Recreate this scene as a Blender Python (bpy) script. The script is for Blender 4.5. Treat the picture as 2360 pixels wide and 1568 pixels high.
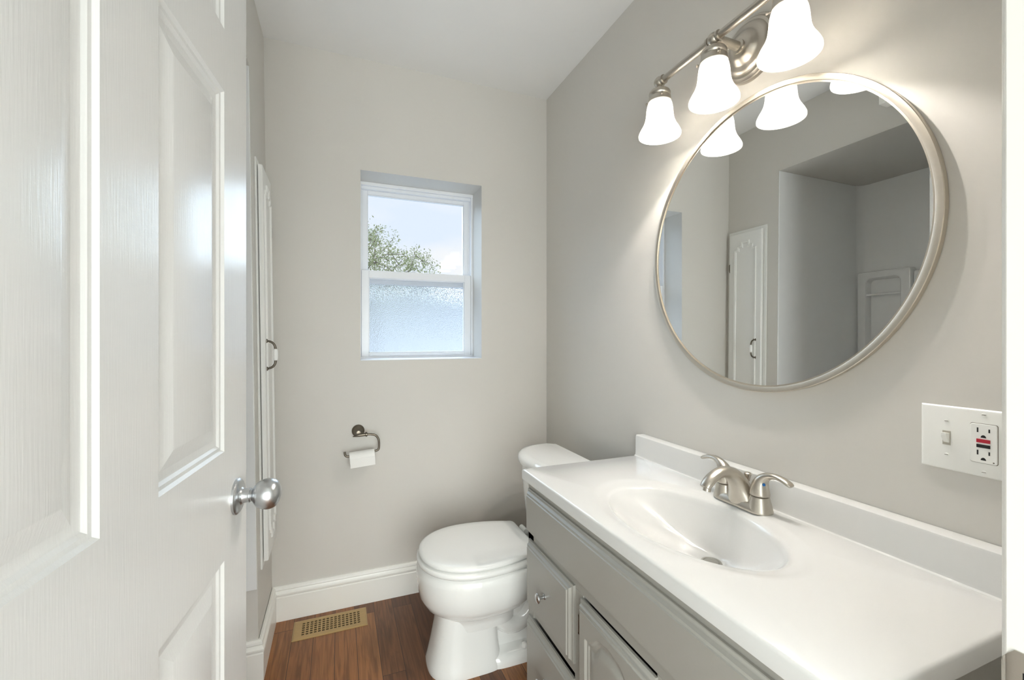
import bpy, bmesh, math, random
from mathutils import Vector, Matrix
PI = math.pi
random.seed(7)
for o in list(bpy.data.objects):
    bpy.data.objects.remove(o)
sc = bpy.context.scene
COL = sc.collection

# ------------------------------------------------------------------ camera
CAMZ = 1.19
cd = bpy.data.cameras.new('camera')
cam = bpy.data.objects.new('camera', cd); COL.objects.link(cam)
cam.location = (0, 0, CAMZ)
cam.rotation_euler = (PI/2, 0, -math.radians(21.6))
cd.sensor_width = 36.0; cd.sensor_fit = 'HORIZONTAL'
cd.lens = 1012/2360*36.0
cd.shift_x = 0.0; cd.shift_y = -6/2360
cd.clip_start = 0.01; cd.clip_end = 200
sc.camera = cam

# ------------------------------------------------------------------ sky
w = bpy.data.worlds.new('sky'); sc.world = w; w.use_nodes = True
nt = w.node_tree; N = nt.nodes; L = nt.links
N.clear()
tc = N.new('ShaderNodeTexCoord')
mp = N.new('ShaderNodeMapping'); mp.inputs['Scale'].default_value = (3.2, 3.2, 7.0); mp.inputs['Location'].default_value = (0.35, 0.1, 0.9)
nz = N.new('ShaderNodeTexNoise'); nz.inputs['Scale'].default_value = 1.0; nz.inputs['Detail'].default_value = 6.0
rp = N.new('ShaderNodeValToRGB')
rp.color_ramp.elements[0].position = 0.42; rp.color_ramp.elements[0].color = (0.77, 0.86, 1.0, 1)
rp.color_ramp.elements[1].position = 0.66; rp.color_ramp.elements[1].color = (0.97, 0.96, 0.95, 1)
bg = N.new('ShaderNodeBackground'); bg.inputs['Strength'].default_value = 0.62
ow = N.new('ShaderNodeOutputWorld')
L.new(tc.outputs['Generated'], mp.inputs['Vector']); L.new(mp.outputs['Vector'], nz.inputs['Vector'])
L.new(nz.outputs['Fac'], rp.inputs['Fac']); L.new(rp.outputs['Color'], bg.inputs['Color']); L.new(bg.outputs['Background'], ow.inputs['Surface'])

# ------------------------------------------------------------------ lights
HALL_W = 34.0                 # added unseen area lamp in the closed hall, fills the bathroom
ld = bpy.data.lights.new('hall_fill', 'AREA'); ld.shape = 'RECTANGLE'; ld.size = 1.5; ld.size_y = 1.6
ld.energy = HALL_W; ld.color = (0.92, 0.98, 0.97)
lo = bpy.data.objects.new('hall_fill', ld); COL.objects.link(lo); lo.location = (-0.02, -1.07, 0.88); lo.rotation_euler = (PI/2, 0, 0)
sd = bpy.data.lights.new('sky_fill', 'SUN'); sd.energy = 6.5; sd.angle = math.radians(110); sd.color = (0.64, 0.82, 1.0)  # added broad blue sun lamp, strengthens skylight without brightening the visible sky
so = bpy.data.objects.new('sky_fill', sd); COL.objects.link(so); so.rotation_euler = Vector((-0.45, 1.0, 0.45)).to_track_quat('Z', 'Y').to_euler()
BULB_W = 4.6
BULB_COL = (1.0, 0.955, 0.89)
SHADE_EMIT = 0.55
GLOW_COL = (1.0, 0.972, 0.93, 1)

sc.view_settings.view_transform = 'Standard'
sc.view_settings.look = 'None'
sc.view_settings.exposure = 0.78
sc.view_settings.gamma = 1.0
sc.view_settings.use_curve_mapping = False
sc.cycles.max_bounces = 12; sc.cycles.diffuse_bounces = 6; sc.cycles.glossy_bounces = 6
sc.cycles.transmission_bounces = 8; sc.cycles.transparent_max_bounces = 12
sc.cycles.sample_clamp_indirect = 30.0
sc.cycles.use_denoising = True

# ------------------------------------------------------------------ materials
def lin(r, g, b):
    f = lambda c: (c/255/12.92) if c/255 <= 0.04045 else ((c/255+0.055)/1.055)**2.4
    return (f(r), f(g), f(b), 1)
def mat(name, col, rough=0.5, metal=0.0, bump=0.0, bscale=60.0, spec=0.5, coat=0.0, stretch=None, var=0.0, aniso=0.0):
    m = bpy.data.materials.new(name); m.use_nodes = True
    nt = m.node_tree; b = nt.nodes['Principled BSDF']
    b.inputs['Base Color'].default_value = col
    b.inputs['Roughness'].default_value = rough; b.inputs['Metallic'].default_value = metal
    b.inputs['Specular IOR Level'].default_value = spec
    b.inputs['Coat Weight'].default_value = coat; b.inputs['Coat Roughness'].default_value = 0.08
    if aniso: b.inputs['Anisotropic'].default_value = aniso
    if bump or var:
        t = nt.nodes.new('ShaderNodeTexCoord'); mpn = nt.nodes.new('ShaderNodeMapping')
        if stretch: mpn.inputs['Scale'].default_value = stretch
        n = nt.nodes.new('ShaderNodeTexNoise'); n.inputs['Scale'].default_value = bscale; n.inputs['Detail'].default_value = 5
        nt.links.new(t.outputs['Object'], mpn.inputs['Vector']); nt.links.new(mpn.outputs['Vector'], n.inputs['Vector'])
        if bump:
            bp = nt.nodes.new('ShaderNodeBump'); bp.inputs['Strength'].default_value = bump; bp.inputs['Distance'].default_value = 0.002
            nt.links.new(n.outputs['Fac'], bp.inputs['Height']); nt.links.new(bp.outputs['Normal'], b.inputs['Normal'])
        if var:
            mx = nt.nodes.new('ShaderNodeMix'); mx.data_type = 'RGBA'
            mx.inputs[6].default_value = col
            mx.inputs[7].default_value = tuple(c*(1-var) for c in col[:3])+(1,)
            nt.links.new(n.outputs['Fac'], mx.inputs[0]); nt.links.new(mx.outputs[2], b.inputs['Base Color'])
    return m
M = {}
M['wall'] = mat('greige_wall_paint', lin(208, 205, 199), 0.5, bump=0.06, bscale=35, spec=0.3)
M['ceiling'] = mat('ceiling_paint', lin(236, 236, 235), 0.6, bump=0.05, bscale=40)
M['trim'] = mat('white_trim_paint', lin(236, 235, 230), 0.3, bump=0.03, bscale=60)
M['door'] = mat('white_door_paint', lin(214, 214, 212), 0.27, bump=0.16, bscale=14, stretch=(26, 26, 1.2))
M['cab'] = mat('grey_cabinet_paint', lin(161, 159, 152), 0.34, bump=0.05, bscale=80)
M['white_cab'] = mat('white_cabinet_paint', lin(235, 235, 232), 0.3, bump=0.04, bscale=60)
M['marble'] = mat('white_cultured_marble', lin(219, 219, 217), 0.16, spec=0.5, coat=0.35)
M['china'] = mat('white_china', lin(238, 238, 235), 0.07, spec=0.5, coat=0.5)
M['seat'] = mat('white_seat_plastic', lin(236, 236, 233), 0.2)
M['nickel'] = mat('brushed_nickel', lin(194, 188, 178), 0.34, 1.0, bump=0.05, bscale=30, stretch=(1, 1, 22))
M['satin'] = mat('satin_chrome', lin(200, 202, 204), 0.3, 1.0, bump=0.03, bscale=50)
M['dark_nickel'] = mat('aged_nickel', lin(128, 120, 108), 0.3, 1.0, var=0.3, bscale=40)
M['champagne'] = mat('champagne_metal', lin(216, 208, 195), 0.36, 1.0, bump=0.02, bscale=60)
M['mirror'] = mat('mirror_silver', (0.93, 0.94, 0.93, 1), 0.0, 1.0)
M['plastic'] = mat('white_device_plastic', lin(238, 238, 234), 0.3)
M['shadow_plastic'] = mat('slot_shade_plastic', lin(176, 170, 158), 0.5)  # darker tone paints the shade of the recess around the toggle
M['black'] = mat('black_plastic', lin(16, 16, 17), 0.4)
M['red'] = mat('red_plastic', lin(176, 24, 48), 0.4)
M['blue'] = mat('blue_dot_plastic', lin(20, 100, 170), 0.3)
M['paper'] = mat('tissue_paper', lin(240, 239, 236), 0.9, bump=0.15, bscale=300)
M['brass'] = mat('tan_register_metal', lin(184, 154, 104), 0.42, 0.1, bump=0.05, bscale=20, stretch=(1, 8, 1), var=0.2)
M['vent_dark'] = mat('register_shade', lin(8, 7, 6), 0.9)
M['vinyl'] = mat('white_window_vinyl', lin(232, 234, 238), 0.32)
M['acrylic'] = mat('white_shower_acrylic', lin(238, 239, 239), 0.14, coat=0.3)
M['bark'] = mat('tree_bark', lin(124, 112, 100), 0.9, bump=0.4, bscale=12)
M['leaf'] = mat('spring_leaf', lin(172, 178, 132), 0.7, var=0.35, bscale=1.2)
M['siding'] = mat('white_siding', lin(226, 232, 236), 0.6)
M['shingle'] = mat('grey_shingle', lin(84, 88, 96), 0.9, bump=0.4, bscale=14, var=0.3)
M['greysiding'] = mat('grey_siding', lin(150, 158, 166), 0.6)
M['lawn'] = mat('pale_concrete', lin(172, 178, 184), 0.9, bump=0.3, bscale=30, var=0.12)
M['hall'] = mat('hall_paint', lin(222, 224, 222), 0.6)
M['porcelain'] = mat('handle_porcelain', lin(244, 244, 242), 0.1)
M['drain'] = mat('drain_metal', lin(190, 187, 180), 0.3, 1.0)

def floor_mat():
    m = bpy.data.materials.new('brown_wood_plank_floor'); m.use_nodes = True
    nt = m.node_tree; b = nt.nodes['Principled BSDF']; b.inputs['Roughness'].default_value = 0.36
    t = nt.nodes.new('ShaderNodeTexCoord')
    r = nt.nodes.new('ShaderNodeMapping'); r.inputs['Rotation'].default_value = (0, 0, PI/2); r.inputs['Location'].default_value = (0.13, 0.012, 0)
    br = nt.nodes.new('ShaderNodeTexBrick')
    br.offset = 0.37; br.inputs['Scale'].default_value = 1.0
    br.inputs['Brick Width'].default_value = 0.62; br.inputs['Row Height'].default_value = 0.079
    br.inputs['Mortar Size'].default_value = 0.0011; br.inputs['Mortar Smooth'].default_value = 0.2; br.inputs['Bias'].default_value = 0.0
    br.inputs['Color1'].default_value = (0, 0, 0, 1); br.inputs['Color2'].default_value = (1, 1, 1, 1); br.inputs['Mortar'].default_value = (0.1, 0.1, 0.1, 1)
    nt.links.new(t.outputs['Object'], r.inputs['Vector']); nt.links.new(r.outputs['Vector'], br.inputs['Vector'])
    plank = nt.nodes.new('ShaderNodeValToRGB')
    plank.color_ramp.elements[0].color = lin(92, 57, 37); plank.color_ramp.elements[1].color = lin(158, 106, 62)
    plank.color_ramp.elements.new(0.5).color = lin(124, 80, 48)
    nt.links.new(br.outputs['Color'], plank.inputs['Fac'])
    mp2 = nt.nodes.new('ShaderNodeMapping'); mp2.inputs['Scale'].default_value = (42, 2.2, 1)
    # shift the grain from plank to plank
    addv = nt.nodes.new('ShaderNodeVectorMath'); addv.operation = 'ADD'
    sc_ = nt.nodes.new('ShaderNodeVectorMath'); sc_.operation = 'SCALE'; sc_.inputs['Scale'].default_value = 7.3
    nt.links.new(br.outputs['Color'], sc_.inputs[0]); nt.links.new(t.outputs['Object'], addv.inputs[0]); nt.links.new(sc_.outputs['Vector'], addv.inputs[1])
    nt.links.new(addv.outputs['Vector'], mp2.inputs['Vector'])
    n = nt.nodes.new('ShaderNodeTexNoise'); n.inputs['Scale'].default_value = 1.6; n.inputs['Detail'].default_value = 7; n.inputs['Distortion'].default_value = 1.6
    nt.links.new(mp2.outputs['Vector'], n.inputs['Vector'])
    gr = nt.nodes.new('ShaderNodeValToRGB')
    gr.color_ramp.elements[0].position = 0.33; gr.color_ramp.elements[0].color = (0.50, 0.47, 0.45, 1)
    gr.color_ramp.elements[1].position = 0.62; gr.color_ramp.elements[1].color = (1.08, 1.06, 1.02, 1)
    nt.links.new(n.outputs['Fac'], gr.inputs['Fac'])
    mx = nt.nodes.new('ShaderNodeMix'); mx.data_type = 'RGBA'; mx.blend_type = 'MULTIPLY'; mx.inputs[0].default_value = 0.85
    nt.links.new(plank.outputs['Color'], mx.inputs[6]); nt.links.new(gr.outputs['Color'], mx.inputs[7])
    mo = nt.nodes.new('ShaderNodeMix'); mo.data_type = 'RGBA'
    nt.links.new(br.outputs['Fac'], mo.inputs[0]); nt.links.new(mx.outputs[2], mo.inputs[6]); mo.inputs[7].default_value = lin(52, 32, 22)
    nt.links.new(mo.outputs[2], b.inputs['Base Color'])
    bp = nt.nodes.new('ShaderNodeBump'); bp.inputs['Strength'].default_value = 0.12; bp.inputs['Distance'].default_value = 0.001
    nt.links.new(n.outputs['Fac'], bp.inputs['Height']); nt.links.new(bp.outputs['Normal'], b.inputs['Normal'])
    return m
M['floor'] = floor_mat()

def glass_mat(name, frosted):
    m = bpy.data.materials.new(name); m.use_nodes = True
    nt = m.node_tree; nt.nodes.clear()
    out = nt.nodes.new('ShaderNodeOutputMaterial')
    tr = nt.nodes.new('ShaderNodeBsdfTransparent'); tr.inputs['Color'].default_value = (0.97, 0.985, 0.985, 1)
    gl = nt.nodes.new('ShaderNodeBsdfGlossy'); gl.inputs['Roughness'].default_value = 0.02
    fr = nt.nodes.new('ShaderNodeFresnel'); fr.inputs['IOR'].default_value = 1.45
    mx = nt.nodes.new('ShaderNodeMixShader')
    if frosted:
        tl = nt.nodes.new('ShaderNodeBsdfTranslucent'); tl.inputs['Color'].default_value = (0.90, 0.91, 0.92, 1)
        rf = nt.nodes.new('ShaderNodeBsdfRefraction'); rf.inputs['IOR'].default_value = 1.15; rf.inputs['Roughness'].default_value = 0.10
        rf.inputs['Color'].default_value = (0.97, 0.985, 1, 1)
        t = nt.nodes.new('ShaderNodeTexCoord')
        n = nt.nodes.new('ShaderNodeTexVoronoi'); n.inputs['Scale'].default_value = 230
        bp = nt.nodes.new('ShaderNodeBump'); bp.inputs['Strength'].default_value = 0.9; bp.inputs['Distance'].default_value = 0.003
        nt.links.new(t.outputs['Object'], n.inputs['Vector']); nt.links.new(n.outputs['Distance'], bp.inputs['Height'])
        for s in (rf, gl): nt.links.new(bp.outputs['Normal'], s.inputs['Normal'])
        gl.inputs['Roughness'].default_value = 0.25
        mm = nt.nodes.new('ShaderNodeMixShader'); mm.inputs[0].default_value = 0.75
        nt.links.new(tl.outputs[0], mm.inputs[1]); nt.links.new(rf.outputs[0], mm.inputs[2])
        nt.links.new(mm.outputs[0], mx.inputs[1]); mx.inputs[0].default_value = 0.05
    else:
        nt.links.new(tr.outputs[0], mx.inputs[1]); nt.links.new(fr.outputs[0], mx.inputs[0])
    nt.links.new(gl.outputs[0], mx.inputs[2])
    nt.links.new(mx.outputs[0], out.inputs['Surface'])
    return m
M['glass'] = glass_mat('clear_window_glass', False)
M['frost'] = glass_mat('pebbled_privacy_glass', True)

def shade_mat():
    m = bpy.data.materials.new('white_alabaster_glass'); m.use_nodes = True
    nt = m.node_tree; nt.nodes.clear()
    out = nt.nodes.new('ShaderNodeOutputMaterial')
    tl = nt.nodes.new('ShaderNodeBsdfTranslucent'); tl.inputs['Color'].default_value = (0.9, 0.88, 0.84, 1)
    tp = nt.nodes.new('ShaderNodeBsdfTransparent')
    df = nt.nodes.new('ShaderNodeBsdfPrincipled'); df.inputs['Base Color'].default_value = (0.9, 0.89, 0.86, 1); df.inputs['Roughness'].default_value = 0.2
    m1 = nt.nodes.new('ShaderNodeMixShader'); m1.inputs[0].default_value = 0.15
    m2 = nt.nodes.new('ShaderNodeMixShader'); m2.inputs[0].default_value = 0.015
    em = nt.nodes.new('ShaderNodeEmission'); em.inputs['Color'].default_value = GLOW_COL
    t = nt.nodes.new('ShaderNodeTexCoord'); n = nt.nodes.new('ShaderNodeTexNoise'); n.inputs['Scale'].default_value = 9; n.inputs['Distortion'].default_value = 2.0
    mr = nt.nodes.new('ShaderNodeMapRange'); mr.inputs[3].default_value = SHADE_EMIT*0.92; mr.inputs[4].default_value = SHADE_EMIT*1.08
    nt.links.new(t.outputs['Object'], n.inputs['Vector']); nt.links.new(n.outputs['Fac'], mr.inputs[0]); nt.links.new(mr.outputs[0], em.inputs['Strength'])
    ad = nt.nodes.new('ShaderNodeAddShader')
    nt.links.new(df.outputs[0], m1.inputs[1]); nt.links.new(tl.outputs[0], m1.inputs[2])
    nt.links.new(m1.outputs[0], m2.inputs[1]); nt.links.new(tp.outputs[0], m2.inputs[2])
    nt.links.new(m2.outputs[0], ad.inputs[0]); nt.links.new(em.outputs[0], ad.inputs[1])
    nt.links.new(ad.outputs[0], out.inputs['Surface'])
    return m
M['shade'] = shade_mat()
def emit(name, col, s):
    m = bpy.data.materials.new(name); m.use_nodes = True
    nt = m.node_tree; nt.nodes.clear()
    out = nt.nodes.new('ShaderNodeOutputMaterial'); e = nt.nodes.new('ShaderNodeEmission')
    e.inputs['Color'].default_value = col; e.inputs['Strength'].default_value = s
    nt.links.new(e.outputs[0], out.inputs['Surface']); return m
M['bulb'] = emit('lit_bulb', GLOW_COL, 4.0)

# ------------------------------------------------------------------ mesh helpers
class MB:
    def __init__(s): s.v = []; s.f = []
    def add(s, vs, fs):
        o = len(s.v); s.v += [Vector(p) for p in vs]; s.f += [tuple(i+o for i in f) for f in fs]; return s
    def box(s, x0, x1, y0, y1, z0, z1):
        x0, x1 = min(x0, x1), max(x0, x1); y0, y1 = min(y0, y1), max(y0, y1); z0, z1 = min(z0, z1), max(z0, z1)
        return s.add([(x0,y0,z0),(x1,y0,z0),(x1,y1,z0),(x0,y1,z0),(x0,y0,z1),(x1,y0,z1),(x1,y1,z1),(x0,y1,z1)],
                     [(3,2,1,0),(4,5,6,7),(0,1,5,4),(1,2,6,5),(2,3,7,6),(3,0,4,7)])
    def loft(s, rings, cap0=True, cap1=True, closed=True):
        n = len(rings[0]); vs = [p for r in rings for p in r]; fs = []
        for k in range(len(rings)-1):
            for i in range(n if closed else n-1):
                j = (i+1) % n
                fs.append((k*n+i, k*n+j, (k+1)*n+j, (k+1)*n+i))
        if cap0: fs.append(tuple(range(n-1, -1, -1)))
        if cap1: fs.append(tuple((len(rings)-1)*n+i for i in range(n)))
        return s.add(vs, fs)
    def lathe(s, prof, c=(0,0,0), axis='z', n=40, cap0=True, cap1=True):
        """prof: (radius, height along axis)"""
        rings = []
        for r, h in prof:
            r = max(r, 1e-5); ring = []
            for i in range(n):
                a = 2*PI*i/n; p, q = r*math.cos(a), r*math.sin(a)
                if axis == 'z': v = (p, q, h)
                elif axis == 'x': v = (h, p, q)
                else: v = (q, h, p)
                ring.append((c[0]+v[0], c[1]+v[1], c[2]+v[2]))
            rings.append(ring)
        return s.loft(rings, cap0, cap1)
    def sweep(s, path, radii, n=16, side=None, caps=True):
        """radii: number or list of numbers / (along side, across) pairs"""
        P = [Vector(p) for p in path]
        if not isinstance(radii, (list, tuple)): radii = [radii]*len(P)
        rings = []; prev = Vector(side) if side else None
        for i, p in enumerate(P):
            t = (P[min(i+1, len(P)-1)]-P[max(i-1, 0)]).normalized()
            if prev is None:
                prev = Vector((0,0,1)) if abs(t.z) < 0.9 else Vector((1,0,0))
            a = (prev - t*prev.dot(t)).normalized()
            if not side: prev = a
            b = t.cross(a)
            r = radii[i]; ra, rb = r if isinstance(r, (list, tuple)) else (r, r)
            rings.append([p + a*ra*math.cos(2*PI*k/n) + b*rb*math.sin(2*PI*k/n) for k in range(n)])
        return s.loft(rings, caps, caps)
    def map(s, fn):
        s.v = [Vector(fn(p)) for p in s.v]; return s
    def build(s, name, m, parent=None, smooth=True, bevel=0.0, segs=2, angle=35, local=False):
        me = bpy.data.meshes.new(name)
        o = Vector((0,0,0)) if (parent is None or local) else origin(parent)
        me.from_pydata([p-o for p in s.v], [], s.f)
        bm = bmesh.new(); bm.from_mesh(me)
        bmesh.ops.recalc_face_normals(bm, faces=bm.faces); bm.to_mesh(me); bm.free()
        if smooth:
            me.shade_smooth(); me.set_sharp_from_angle(angle=math.radians(angle))
        me.materials.append(M[m]); ob = bpy.data.objects.new(name, me); COL.objects.link(ob)
        if parent is not None: ob.parent = parent
        if bevel:
            b = ob.modifiers.new('bevel', 'BEVEL'); b.width = bevel; b.segments = segs; b.limit_method = 'ANGLE'; b.angle_limit = math.radians(40)
        return ob
def origin(o):
    v = Vector((0,0,0))
    while o is not None:
        v += Vector(o.location); o = o.parent
    return v
def smoothpath(P, sub=6):
    """Catmull-Rom through points (tuples of any length)"""
    out = []; n = len(P)
    for i in range(n-1):
        p0, p1, p2, p3 = P[max(i-1,0)], P[i], P[i+1], P[min(i+2,n-1)]
        for k in range(sub):
            t = k/sub
            out.append(tuple(0.5*((2*b)+(-a+c)*t+(2*a-5*b+4*c-d)*t*t+(-a+3*b-3*c+d)*t**3) for a,b,c,d in zip(p0,p1,p2,p3)))
    out.append(tuple(P[-1])); return out
def thing(name, label, cat, loc, group=None, kind=None):
    o = bpy.data.objects.new(name, None); COL.objects.link(o); o.location = loc; o.empty_display_size = 0.05
    o['label'] = label; o['category'] = cat
    if group: o['group'] = group
    if kind: o['kind'] = kind
    return o
def tag(o, label, cat, group=None, kind=None):
    o['label'] = label; o['category'] = cat
    if group: o['group'] = group
    if kind: o['kind'] = kind
    return o
def struct(o, label, cat): return tag(o, label, cat, kind='structure')
def rrect(cy, cz, hw, hh, r, n=6):
    pts = []
    for sx, sy, a0 in ((1,1,0),(-1,1,PI/2),(-1,-1,PI),(1,-1,3*PI/2)):
        for k in range(n+1):
            a = a0 + k*PI/2/n
            pts.append((cy+sx*(hw-r)+r*math.cos(a), cz+sy*(hh-r)+r*math.sin(a)))
    return pts

# ------------------------------------------------------------------ room dimensions
H = 2.44                      # ceiling
XR = 1.019                    # right wall
YB = 2.08                     # back wall
YF = 0.205                    # room side of the entry wall
YFO = 0.085                   # hall side of the entry wall
YA = 1.742                    # far end of the shower alcove
YN = 0.245                    # near end of the alcove
XA = -1.0                     # back of the alcove
ZA = 2.13                     # alcove ceiling
XO0, XO1 = -0.262, 0.562      # doorway
def xl(z): return -0.2555 - 0.0335*z/H      # the old left wall leans out a little

# ------------------------------------------------------------------ setting
struct(MB().box(-1.3, 1.6, -1.2, 2.4, -0.05, 0).build('floor', 'floor', smooth=False), 'brown wood plank floor with strips running toward the window wall', 'floor')
struct(MB().box(-1.3, 1.6, -1.2, 2.4, H, H+0.05).build('ceiling', 'ceiling', smooth=False), 'flat white ceiling above the bathroom', 'ceiling')
struct(MB().box(XR, XR+0.12, YFO, YB+0.25, 0, H).build('wall_right', 'wall', smooth=False), 'greige wall carrying the round mirror and the vanity light', 'wall')
WX0, WX1, WZ0, WZ1 = 0.0934, 0.661, 1.085, 1.942
b = MB()
YBO = YB+0.25
b.box(-1.2, WX0, YB, YBO, 0, H).box(WX1, XR, YB, YBO, 0, H).box(WX0, WX1, YB, YBO, 0, WZ0).box(WX0, WX1, YB, YBO, WZ1, H)
struct(b.build('wall_back', 'wall', smooth=False), 'greige wall with the deep set window in it', 'wall')
b = MB()
b.box(-1.1, 0.0, YA, YB, 0, H)
b.box(-1.1, 0.0, YN, YA, ZA, H)
b.box(-1.1, 0.0, YF, YN, 0, H)
b.map(lambda p: (xl(p.z), p.y, p.z) if p.x > -0.5 else p)
b.box(-1.1, XA-0.008, YN, YA, 0, ZA)
struct(b.build('wall_left', 'wall', smooth=False), 'greige wall with the white linen cabinet and the shower alcove', 'wall')
b = MB()
b.box(-1.2, XO0-0.02, YFO, YF, 0, H).box(XO1+0.02, XR, YFO, YF, 0, H).box(XO0-0.02, XO1+0.02, YFO, YF, 2.06, H)
struct(b.build('wall_front', 'wall', smooth=False), 'greige entry wall around the doorway', 'wall')
b = MB().box(-1.3, -1.2, -1.2, YFO, 0, H).box(1.5, 1.6, -1.2, YFO, 0, H).box(-1.2, 1.5, -1.2, -1.1, 0, H)
b.box(XR, 1.5, YFO, YFO+0.05, 0, H)
struct(b.build('wall_hall', 'hall', smooth=False), 'pale hallway walls outside the bathroom doorway', 'wall')
struct(MB().box(-0.25, -0.19, YN+0.01, 1.20, 2.21, H-0.002).build('trim_1', 'trim', bevel=0.003), 'boxed white soffit under the ceiling above the shower opening', 'trim')

# baseboards: a moulded profile swept along the walls
BASE_P = [(0,0),(0.016,0),(0.016,0.098),(0.0135,0.101),(0.0135,0.104),(0.017,0.108),(0.0175,0.114),(0.012,0.122),(0.0105,0.126),(0.0135,0.130),(0.012,0.137),(0.006,0.143),(0,0.143)]
XLB = -0.2555
# mitred where they meet: each side its own board
def baseboard_m(name, a, b_, m0, m1, label):
    """board from a to b with explicit mitre shift along travel per unit thickness at each end"""
    a = Vector(a); b_ = Vector(b_); d = (b_-a).normalized(); n = Vector((-d.y, d.x))
    rings = [[((a+n*q+d*(m0*q)).x, (a+n*q+d*(m0*q)).y, z) for q, z in BASE_P], [((b_+n*q+d*(m1*q)).x, (b_+n*q+d*(m1*q)).y, z) for q, z in BASE_P]]
    return struct(MB().loft(rings).build(name, 'trim', angle=25), label, 'baseboard')
baseboard_m('baseboard_right', (XR, 1.30), (XR, YB), 0, -1, 'white baseboard on the mirror wall behind the toilet')
baseboard_m('baseboard_back', (XR, YB), (XLB, YB), 1, -1, 'white moulded baseboard along the window wall behind the floor register')
baseboard_m('baseboard_left', (XLB, YB), (XLB, YA), 1, 1, 'short white baseboard under the linen cabinet')
baseboard_m('baseboard_alcove', (XLB, YA), (-0.345, YA), -1, 0, 'white baseboard stub wrapping the wall end beside the door edge')

# ------------------------------------------------------------------ doorway trim with strike plate
t1 = thing('trim_2', 'white door frame at the right edge with a metal strike plate', 'door frame', (XO1, YF, 0), kind='structure')
b = MB().box(XO1, XO1+0.019, YFO-0.002, YF+0.002, 0, 2.05)
b.build('jamb', 'trim', t1, bevel=0.0025)
MB().box(XO0-0.019, XO0, YFO-0.002, YF+0.002, 0, 2.05).build('jamb', 'trim', t1, bevel=0.0025)
MB().box(XO0-0.019, XO1+0.019, YFO-0.002, YF+0.002, 2.05, 2.069).build('head_jamb', 'trim', t1, bevel=0.002)
MB().box(XO1-0.011, XO1, YFO+0.0, YFO+0.055, 0, 2.05).build('door_stop', 'trim', t1, bevel=0.002)
MB().box(XO1+0.024, XO1+0.081, YF, YF+0.0125, 0, 2.12).build('casing', 'trim', t1, bevel=0.003)
MB().box(XO0-0.075, XO1+0.081, YFO-0.014, YFO, 2.069, 2.13).build('casing', 'trim', t1, bevel=0.003)
# strike plate with a curled lip
rings = []
sp = [(y, 0) for y in (YF-0.040, YF-0.020, YF-0.006)] + [(YF-0.001, 0.0005), (YF+0.003, 0.003), (YF+0.005, 0.007)]
zs = smoothpath([(0.868,), (0.872,), (0.90,), (0.928,), (0.932,)], 3)
def lipz(f, hi):  # the lip is shorter than the plate
    return (0.911 if f < 3 else 0.911-0.006*(f-2)) if hi else (0.845 if f < 3 else 0.845+0.006*(f-2))
b = MB(); va = []; 
for f, (y, dx) in enumerate(sp):
    va.append([(XO1-0.0012+dx, y, lipz(f, 0)), (XO1-0.0012+dx, y, lipz(f, 1)), (XO1+0.0012+dx, y, lipz(f, 1)), (XO1+0.0012+dx, y, lipz(f, 0))])
b.loft(va)
pl = b.build('strike_plate', 'nickel', t1, angle=50)
MB().box(XO1-0.0016, XO1+0.006, YF-0.030, YF-0.011, 0.862, 0.894).build('latch_hole', 'black', pl)

# ------------------------------------------------------------------ window
win = thing('window_1', 'small white double hung window with clear top and frosted bottom pane', 'window', ((WX0+WX1)/2, YB+0.15, WZ0), kind='structure')
YW = YB+0.15
fx0, fx1 = WX0, WX1
b = MB()
b.box(fx0, fx0+0.010, YW, YW+0.10, WZ0, WZ1).box(fx1-0.010, fx1, YW, YW+0.10, WZ0, WZ1)
b.box(fx0, fx1, YW-0.002, YW+0.10, WZ1-0.016, WZ1).box(fx0+0.01, fx1-0.01, YW+0.012, YW+0.10, WZ1-0.030, WZ1-0.016)
b.box(fx0, fx1, YW-0.004, YW+0.10, WZ0, WZ0+0.012)
b.box(fx0+0.010, fx0+0.016, YW+0.028, YW+0.036, WZ0, WZ1-0.03).box(fx1-0.016, fx1-0.010, YW+0.028, YW+0.036, WZ0, WZ1-0.03)
b.build('window_frame', 'vinyl', win, bevel=0.0015)
MB().box(fx0, fx1, YB-0.003, YW-0.004, WZ0, WZ0+0.004).build('window_sill', 'vinyl', win, bevel=0.0015)
def sash(name, x0, x1, z0, z1, y0, y1, st, top, bot, glass):
    b = MB()
    b.box(x0, x0+st, y0, y1, z0, z1).box(x1-st, x1, y0, y1, z0, z1)
    b.box(x0+st, x1-st, y0, y1, z1-top, z1).box(x0+st, x1-st, y0, y1, z0, z0+bot)
    gx0, gx1, gz0, gz1 = x0+st, x1-st, z0+bot, z1-top
    bd = 0.004
    b.box(gx0, gx0+bd, y0+0.004, y1-0.004, gz0, gz1).box(gx1-bd, gx1, y0+0.004, y1-0.004, gz0, gz1)
    b.box(gx0+bd, gx1-bd, y0+0.004, y1-0.004, gz0, gz0+bd).box(gx0+bd, gx1-bd, y0+0.004, y1-0.004, gz1-bd, gz1)
    s = b.build(name, 'vinyl', win, bevel=0.0015)
    MB().add([(gx0+bd, (y0+y1)/2, gz0+bd), (gx1-bd, (y0+y1)/2, gz0+bd), (gx1-bd, (y0+y1)/2, gz1-bd), (gx0+bd, (y0+y1)/2, gz1-bd)], [(0,1,2,3)]).build('pane', glass, s, smooth=False)
    return s
us = sash('upper_sash', fx0+0.010, fx1-0.010, 1.454, WZ1-0.030, YW+0.036, YW+0.062, 0.030, 0.018, 0.060, 'glass')
ls = sash('lower_sash', fx0+0.011, fx1-0.011, WZ0+0.010, 1.516, YW+0.003, YW+0.030, 0.034, 0.036, 0.020, 'frost')
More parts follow.
